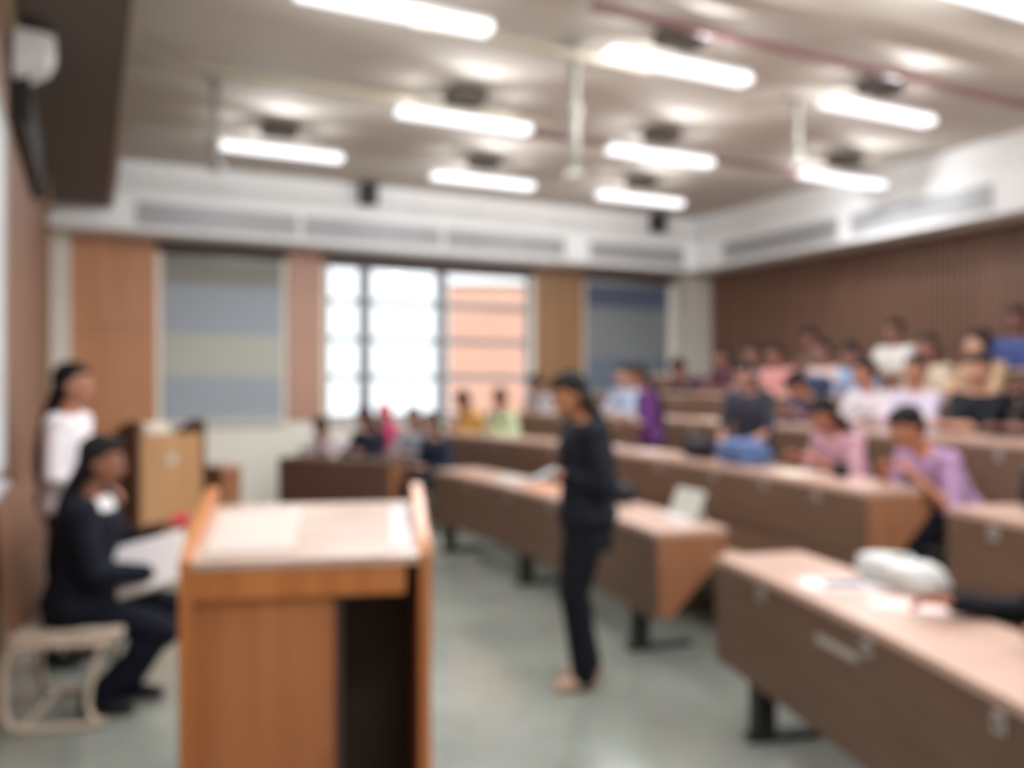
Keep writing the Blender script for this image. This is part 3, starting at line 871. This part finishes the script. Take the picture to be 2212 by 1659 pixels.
def at(k, deg, off=.80, z=0.):
    return arc(R1 + PITCH * k + off, deg, STEP * k + z)
def toward(deg, twist=0.):
    return (-math.cos(rad(deg + twist)), -math.sin(rad(deg + twist)))
DESKZ = .75
def student(k, deg, label, **kw):
    tw = kw.pop('twist', 0.)
    off = kw.pop('off', .80)
    return person(label, at(k, deg, off), toward(deg, tw), **kw)
ON = dict(lh=(-.13, .40, .80), rh=(.12, .42, .80))        # forearms resting on the desk
CHIN = dict(lh=(-.05, .36, .84), rh=(.08, .40, .80))
# ---- three people at the front
standing = person('woman in black suit standing in front of the desks with head bowed over a phone', (.39, 4.47, 0), (-.98, -.2), 'stand', lean=2, hp=24, hy=-8,
    lh=(-.07, .13, 1.13), rh=(.08, .13, 1.12), leg_g=.028, build=1.08, top='#1b1d26', bottom='#10121a', jacket='#181b24', hair='long', skin_c='#a8704f', shoes='#b89a86', voxel=.009, scale=.965, curl=45)
seated = person('woman in black suit sitting on a chair by the board wall, papers on her lap', (-2.07, 4.1, 0), (.978, .208), 'sit', lean=6, hp=8, hy=5,
    lh=(-.12, .33, .83), rh=(.10, .33, .66), top='#d8d6d6', bottom='#0d1020', jacket='#10131f', hair='long', skin_c='#8f5f4a', shoes='#15151a', voxel=.009,
    feet=((-.09, .20, .09), (.10, .10, .09)), curl=40, build=1.2, leg_g=.022)
white_w = person('woman in white shirt with long dark hair standing by the board wall', (-2.50, 4.8, 0), (1, .1), 'stand', lean=2, hp=0, hy=0,
    lh=(-.2, .1, .9), rh=(.14, .24, 1.0), top='#e6e0e4', bottom='#1c1c24', hair='long', skin_c='#b07a64', shoes='#1a1a1c', voxel=.010, scale=.985)
# ---- one arm reaching into the picture over the closest desk
person('person in black sleeves resting an arm on the curved desk with the papers', at(0, 7.6, .80), toward(7.6, -4), 'sit', lean=14, hp=10,
    lh=(-.16, .40, .80), rh=(.33, .49, .805), top='#14151b', bottom='#1a1c26', hair='short', skin_c='#a06a52', voxel=.010)
# ---- behind the straight dark desk
def by_desk(s, off, label, **kw):
    return person(label, FA + dx * s + dn * off, (-dn.x, -dn.y), **kw)
by_desk(.22, .80, 'student in pale shirt leaning low behind the dark fronted desk', lean=32, hp=8, top='#d9cfd2', hair='short', skin_c='#8e6453', lh=(-.2, .42, .80), rh=(.2, .42, .80), scale=.97)
by_desk(.72, .80, 'student in dark navy jacket with long hair behind the dark fronted desk', lean=12, hp=10, top='#262c38', hair='long', skin_c='#8a5f52', hy=20, **ON)
by_desk(1.30, .80, 'long haired student in grey top at lighter end of the dark fronted desk', lean=8, hp=5, top='#8d9096', hair='long', skin_c='#a07868', hy=-25, hairm=HAIRB, **ON)
person('student in pink head scarf and navy top seated behind the others by the windows', (-1.52, 10.55, 0), (-dn.x, -dn.y), lean=6, hp=10, top='#c8406a', bottom='#22283a', hair='none', scarf='#cf4a72', skin_c='#9a6c58')
person('student in dark navy coat seated between straight desk and curved desks', (-.72, 9.15, 0), (-.75, -.66), lean=16, hp=0, top='#222c3c', hair='bob', skin_c='#a07868', lh=(-.15, .35, .7), rh=(.15, .35, .7), seat=.42)
# ---- first tier
student(1, 39.2, 'student in amber shirt bending over the far end of the first tier desk', lean=26, hp=14, top='#c9974e', hair='short', skin_c='#8e6450', **ON)
student(1, 36.8, 'student in pale green shirt resting on the first tier desk', lean=22, hp=6, top='#b9c49c', hair='short', skin_c='#8e6450', hy=-20, **ON)
student(1, 27.4, 'woman in purple top standing at the first tier desk reading a sheet', pose='stand', lean=8, hp=18, top='#583066', bottom='#241c34', hair='long', skin_c='#9c6a58', lh=(-.1, .3, 1.08), rh=(.12, .3, 1.08), off=.66, scale=.90, hairm=HAIRB, sleeve='mid', twist=-30)
student(1, 22.3, 'long haired woman in dark top standing at the first tier desk by blue denim', pose='stand', lean=12, hp=14, top='#35343f', bottom='#2a2f40', hair='long', skin_c='#a87866', lh=(-.12, .35, .98), rh=(.14, .34, .95), off=.66, scale=.90, sleeve='short', twist=25)
student(1, 18.8, 'student in pale pink shirt with dark hair bending over the first tier desk', lean=24, hp=20, top='#b58a96', bottom='#3b2f3c', hair='long', skin_c='#9a6450', sleeve='mid', lh=(-.14, .42, .81), rh=(.16, .40, .81))
student(1, 15.6, 'man in lavender shirt and black trousers leaning at the desk end', lean=36, hp=8, top='#a583a6', bottom='#14151f', hair='short', skin_c='#a86f54', lh=(-.14, .44, .805), rh=(.10, .46, .805), sleeve='mid', hy=8, off=.80)
# ---- second tier
student(2, 38.4, 'student in white and grey stripes lying forward on the second tier desk', lean=34, hp=10, top='#a9a6aa', hair='short', skin_c='#8a665c', **ON)
student(2, 33.9, 'student in light blue shirt on the second tier below the slate blue blind', lean=6, hp=0, top='#9aa4b8', hair='short', skin_c='#a27c6c', **ON)
student(2, 23.9, 'student in dark blue shirt bowed low over the second tier desk', lean=30, hp=28, top='#344264', hair='short', skin_c='#966650', **ON)
student(2, 22.1, 'student in plain white shirt on the second tier, dark hair', lean=10, hp=4, top='#c6bcc0', hair='short', skin_c='#a06e58', hy=14, build=1.08, **ON)
student(2, 20.6, 'student in whitish lilac shirt on second tier behind the lavender shirted man', lean=4, hp=0, top='#bcb2c2', hair='short', skin_c='#a06e58', hy=-10, build=1.0, **ON)
student(2, 18.6, 'student in black short sleeves with bare crossed forearms on the second tier', lean=6, hp=6, top='#14161e', hair='short', skin_c='#b0806a', sleeve='short', lh=(.08, .40, .81), rh=(-.06, .44, .81), hairm=HAIRB, twist=14)
student(2, 16.6, 'long haired student in black top at the picture edge on the second tier', lean=8, hp=6, top='#1a181c', hair='long', skin_c='#80584a', **ON)
# ---- third tier
student(3, 33.3, 'student in navy jacket hunched over the third tier desk before the pale column', lean=36, hp=24, top='#2a2d40', hair='short', skin_c='#8a5f54', build=1.1, **ON)
student(3, 31.8, 'long haired student in maroon top on the third tier next to pale column', lean=12, hp=12, top='#4c2c38', hair='long', skin_c='#8a5f54', hairm=HAIRB, **ON)
student(3, 30.4, 'student in grey shirt with small dark head on the third tier', lean=8, hp=4, top='#7d7a80', hair='short', skin_c='#8a5f54', **ON)
student(3, 29.2, 'student in salmon pink shirt with yellow front on the third tier', lean=12, hp=8, top='#c98a86', jacket=None, hair='short', skin_c='#8a5f54', **ON)
student(3, 27.3, 'broad student in blush white shirt behind the navy bag', lean=6, hp=4, top='#c7b0ac', hair='short', skin_c='#8a5f54', **ON)
student(3, 25.6, 'student with pale blue shirt bowing on the third tier', lean=22, hp=12, top='#8aa6c8', hair='short', skin_c='#8a5f54', **ON)
student(3, 23.2, 'student with dark hair and beige shirt on the third tier', lean=8, hp=6, top='#b5a692', hair='bob', skin_c='#8a5f54', hairm=HAIRB, **ON)
student(3, 21.6, 'bare armed student in tan vest turning aside on the third tier', lean=4, hp=0, top='#a08468', hair='short', skin_c='#b28a76', hy=40, sleeve='short', **ON)
student(3, 19.2, 'student in dark charcoal coat on the third tier at the picture edge', lean=10, hp=6, top='#17181e', hair='long', skin_c='#8a5f54', **ON)
# ---- topmost tier
student(4, 27.3, 'student in bright white shirt sitting high on the topmost tier', lean=2, hp=0, top='#c8c3be', hair='short', skin_c='#8a5f54', build=1.12, **ON)
student(4, 23.0, 'student in blue shirt on the topmost tier under the slatted wall edge', lean=4, hp=0, top='#3d4a78', hair='short', skin_c='#704a40', build=1.12, scale=1.03, lh=(-.1, .42, .8), rh=(.3, .38, .8))
student(4, 30.4, 'student in brown shirt far along the topmost tier', lean=16, hp=12, top='#6a5548', hair='short', skin_c='#8a5f54', **ON)

# ------------------------------------------------------------------ seated woman's chair
r = thing('visitor_chair', 'chair with pale tubular legs and brown back under the seated woman', 'chair', (-2.07, 4.1, 0), rad(12))
bm = new_bm(); box(bm, (-.24, -.24, .40), (.24, .24, .438), bevel=.012); link('seat', bm, MT['chair_beige'], r)
bm = new_bm()
prism(bm, [(-.235, -.23, .42), (-.205, -.23, .42), (-.285, -.23, 1.08), (-.31, -.23, 1.08)], (0, .46, 0)); link('backrest', bm, MT['chair_wood'], r)
for s in (-.25, .25):
    bm = new_bm()
    tube(bm, smooth_path([(.2, s, .41), (.16, s, .385), (-.16, s, .385), (-.235, s, .34), (-.25, s, .2), (-.235, s, .06), (-.17, s, .018), (.12, s, .018), (.17, s, .03)], 6), .017, 10)
    link('sled_leg', bm, MT['chair_beige'], r, True)
    bm = new_bm(); tube(bm, smooth_path([(.14, s, .02), (.1, s, .1), (.12, s, .25), (.17, s, .39)], 5), .015, 10); link('front_leg', bm, MT['chair_beige'], r, True)
bm = new_bm(); tube(bm, [(-.17, -.25, .018), (-.17, .25, .018)], .014, 8); link('cross_bar', bm, MT['chair_beige'], r, True)

def sheet(label, loc, size, rz, m, name='paper_sheet', cat='paper', tilt=(0, 0), n=1, group=None):
    rt = thing(name, label, cat, loc, 0, group); rt.rotation_euler = (tilt[0], tilt[1], rz)
    bm = new_bm()
    for q in range(n):
        e = .004 * math.sin(q * 2.3)
        box(bm, (-size[0] / 2 + e, -size[1] / 2 - e, q * .0012), (size[0] / 2 + e, size[1] / 2 - e, q * .0012 + .001))
    link('sheets', bm, m, rt); return rt
# file held on her lap
r = thing('document_file', 'thick cream file of papers held on the lap of the seated woman', 'file', (-1.735, 4.13, .69)); r.rotation_euler = (rad(52), rad(-14), rad(14))
bm = new_bm(); box(bm, (-.16, -.13, 0), (.16, .13, .03), bevel=.003); link('pages', bm, MT['paper_white'], r)
bm = new_bm(); box(bm, (-.165, -.135, -.004), (.165, .135, 0)); box(bm, (-.165, -.135, -.004), (.165, -.131, .032)); link('cover', bm, MT['paper_cream'], r)
r = thing('phone_pouch', 'small red pouch in the raised hand of the seated woman', 'pouch', (-1.66, 4.30, .845)); r.rotation_euler = (rad(10), rad(-20), .3)
bm = new_bm(); box(bm, (-.05, -.035, 0), (.05, .035, .06), bevel=.014); link('body', bm, MT['red_pouch'], r, True)
bm = new_bm(); box(bm, (-.052, -.037, .038), (.052, .037, .044)); link('zip_band', bm, MT['dark_brown'], r)
# phone in the standing woman's hands
r = thing('phone', 'black phone held by the standing woman in black suit', 'phone', (.17, 4.42, 1.085)); r.rotation_euler = (rad(10), rad(-25), rad(11))
bm = new_bm(); box(bm, (-.075, -.036, 0), (.075, .036, .009), bevel=.003); link('case', bm, MT['black_plastic'], r)
bm = new_bm(); box(bm, (-.07, -.032, .009), (.07, .032, .0095)); link('screen', bm, MT['grey_metal'], r)

# ------------------------------------------------------------------ things on the desks
def dk(k, deg, off, dz=0.): return arc(R1 + PITCH * k + off, deg, STEP * k + .751 + dz)
r = sheet('white paper with a dark printed block on the curved desk', (1.33, 3.46, .751), (.32, .21), rad(-6), MT['paper_white'], n=2)
bm = new_bm(); box(bm, (-.07, -.05, .0024), (.08, .05, .0028)); link('printed_block', bm, MT['ink_dark'], r)
sheet('pinkish paper sheet on the curved desk beside the black sleeved hand', (1.47, 3.12, .751), (.3, .21), rad(-20), MT['paper_pink'], n=3)
rt = lump('carry_bag', 'crumpled white carry bag on the curved desk by the black sleeved hand', 'bag', MT['bag_white'], (1.56, 3.42, .751), (.19, .34, .11), rad(10), 11, .035); handles(rt, (.2, .3, .1), MT['bag_white'], 1)
rt = lump('shoulder_bag', 'black bag on floor level desk behind the standing woman', 'bag', MT['bag_black'], dk(0, 21.3, .33), (.18, .34, .13), rad(21), 3); handles(rt, (.18, .34, .12), MT['bag_black'], 1)
r = thing('document_folder', 'pale grey folder propped on the end of the floor level desk', 'folder', dk(0, 18.0, .30), rad(18))
bm = new_bm(); prism(bm, [(.06, -.16, 0), (.075, -.16, 0), (.145, -.16, .17), (.13, -.16, .17)], (0, .32, 0)); link('cover', bm, MT['folder_grey'], r)
bm = new_bm(); prism(bm, [(-.02, -.14, 0), (.058, -.14, 0), (.058, -.14, .012), (-.02, -.14, .012)], (0, .28, 0)); link('pages', bm, MT['paper_white'], r)
bm = new_bm(); prism(bm, [(.145, -.12, 0), (.16, -.12, 0), (.125, -.12, .14), (.118, -.12, .13)], (0, .24, 0)); link('prop_flap', bm, MT['folder_grey'], r)
rt = lump('paper_bag', 'white paper bag on floor level desk right behind the standing woman', 'bag', MT['bag_white'], dk(0, 22.9, .3), (.10, .16, .17), rad(20), 5)
sheet('bright orange folder on floor level desk before the standing woman', dk(0, 24.6, .2), (.22, .30), rad(24), MT['folder_orange'], 'paper_folder', 'folder', n=4)
sheet('pale blue paper sheet on floor level desk further along from the orange folder', dk(0, 27.6, .25), (.21, .30), rad(30), MT['folder_blue'], n=2)
# first tier
rt = lump('backpack', 'black bag on the first tier desk beside the blue denim', 'bag', MT['bag_black'], dk(1, 22.75, .24), (.18, .27, .16), rad(23), 6); handles(rt, (.18, .26, .15), MT['bag_black'], 1)
rt = lump('denim_jacket', 'heap of blue denim jacket on the first tier desk', 'jacket', MT['denim'], dk(1, 20.7, .24), (.22, .40, .17), rad(22), 9, .04)
rt = lump('pouch', 'small black pouch before the lavender shirted man on the desk', 'pouch', MT['bag_black'], dk(1, 17.2, .30), (.07, .11, .09), rad(17), 12)
sheet('white paper held by the woman in purple top', at(1, 27.2, .33, 1.02), (.24, .32), rad(25), MT['paper_white'], tilt=(0, rad(28)), n=1)
sheet('white paper lying on first tier desk below the purple topped woman', dk(1, 27.4, .22), (.21, .30), rad(27), MT['paper_white'], n=3)
sheet('pale paper lying on first tier desk between purple topped woman and black bag', dk(1, 25.3, .22), (.21, .30), rad(30), MT['paper_pink'], n=2)
sheet('cream paper by the forearms of the lavender shirted man', dk(1, 18.4, .2), (.21, .30), rad(12), MT['paper_cream'], n=2)
rt = lump('backpack', 'black bag at the corner of first tier desk beyond the aisle', 'bag', MT['bag_black'], dk(1, 11.75, .33), (.16, .24, .2), rad(12), 8); handles(rt, (.16, .24, .19), MT['bag_black'], 1)
# second and third tier
sheet('white paper on the second tier desk beside column side end', dk(2, 29.6, .22), (.21, .30), rad(30), MT['paper_white'], n=3)
sheet('cream paper on the second tier desk close to the dark topped woman', dk(2, 26.9, .22), (.21, .30), rad(20), MT['paper_cream'], n=3)
rt = lump('backpack', 'navy bag lying on the third tier desk', 'bag', MT['bag_navy'], dk(3, 26.4, .24), (.22, .46, .19), rad(27), 14); handles(rt, (.2, .4, .18), MT['bag_navy'], 1)
r = thing('stool', 'dark round stool under the student in navy coat between the desks', 'stool', (-.72, 9.15, 0))
bm = new_bm(); tube(bm, [(0, 0, .385), (0, 0, .415)], .17, 20); link('seat', bm, MT['dark_brown'], r)
for q in range(4):
    a = PI / 4 + q * PI / 2
    bm = new_bm(); tube(bm, [(.17 * math.cos(a), .17 * math.sin(a), 0), (.12 * math.cos(a), .12 * math.sin(a), .385)], .012, 8); link('leg', bm, MT['black_steel'], r)


# ------------------------------------------------------------------ light, sky and camera
w = bpy.data.worlds.new('sky'); SC.world = w; w.use_nodes = True
bg = w.node_tree.nodes['Background']; bg.inputs['Color'].default_value = (.93, .97, 1, 1); bg.inputs['Strength'].default_value = 1.5
sun = bpy.data.lights.new('sun', 'SUN'); so = bpy.data.objects.new('sun', sun); COL.objects.link(so)
sun.energy = 2.7; sun.angle = .02; so.rotation_euler = V((.25, 1, -.85)).to_track_quat('-Z', 'Y').to_euler()

cam = bpy.data.cameras.new('camera'); co = bpy.data.objects.new('camera', cam); COL.objects.link(co)
co.location = (0, 0, 1.56); co.rotation_euler = (PI / 2, 0, 0)
cam.sensor_width = 36; cam.lens = 1850 / 2212 * 36
cam.clip_start = .02; cam.clip_end = 200
if DEFOCUS:                                        # the photograph is evenly out of focus: the lens is focused very close
    cam.dof.use_dof = True; cam.dof.focus_distance = .1; cam.dof.aperture_fstop = 16.0; cam.dof.aperture_blades = 0
SC.camera = co
SC.view_settings.view_transform = 'Standard'; SC.view_settings.look = 'None'
SC.view_settings.exposure = 0.46; SC.view_settings.gamma = 1.0
SC.view_settings.use_curve_mapping = False
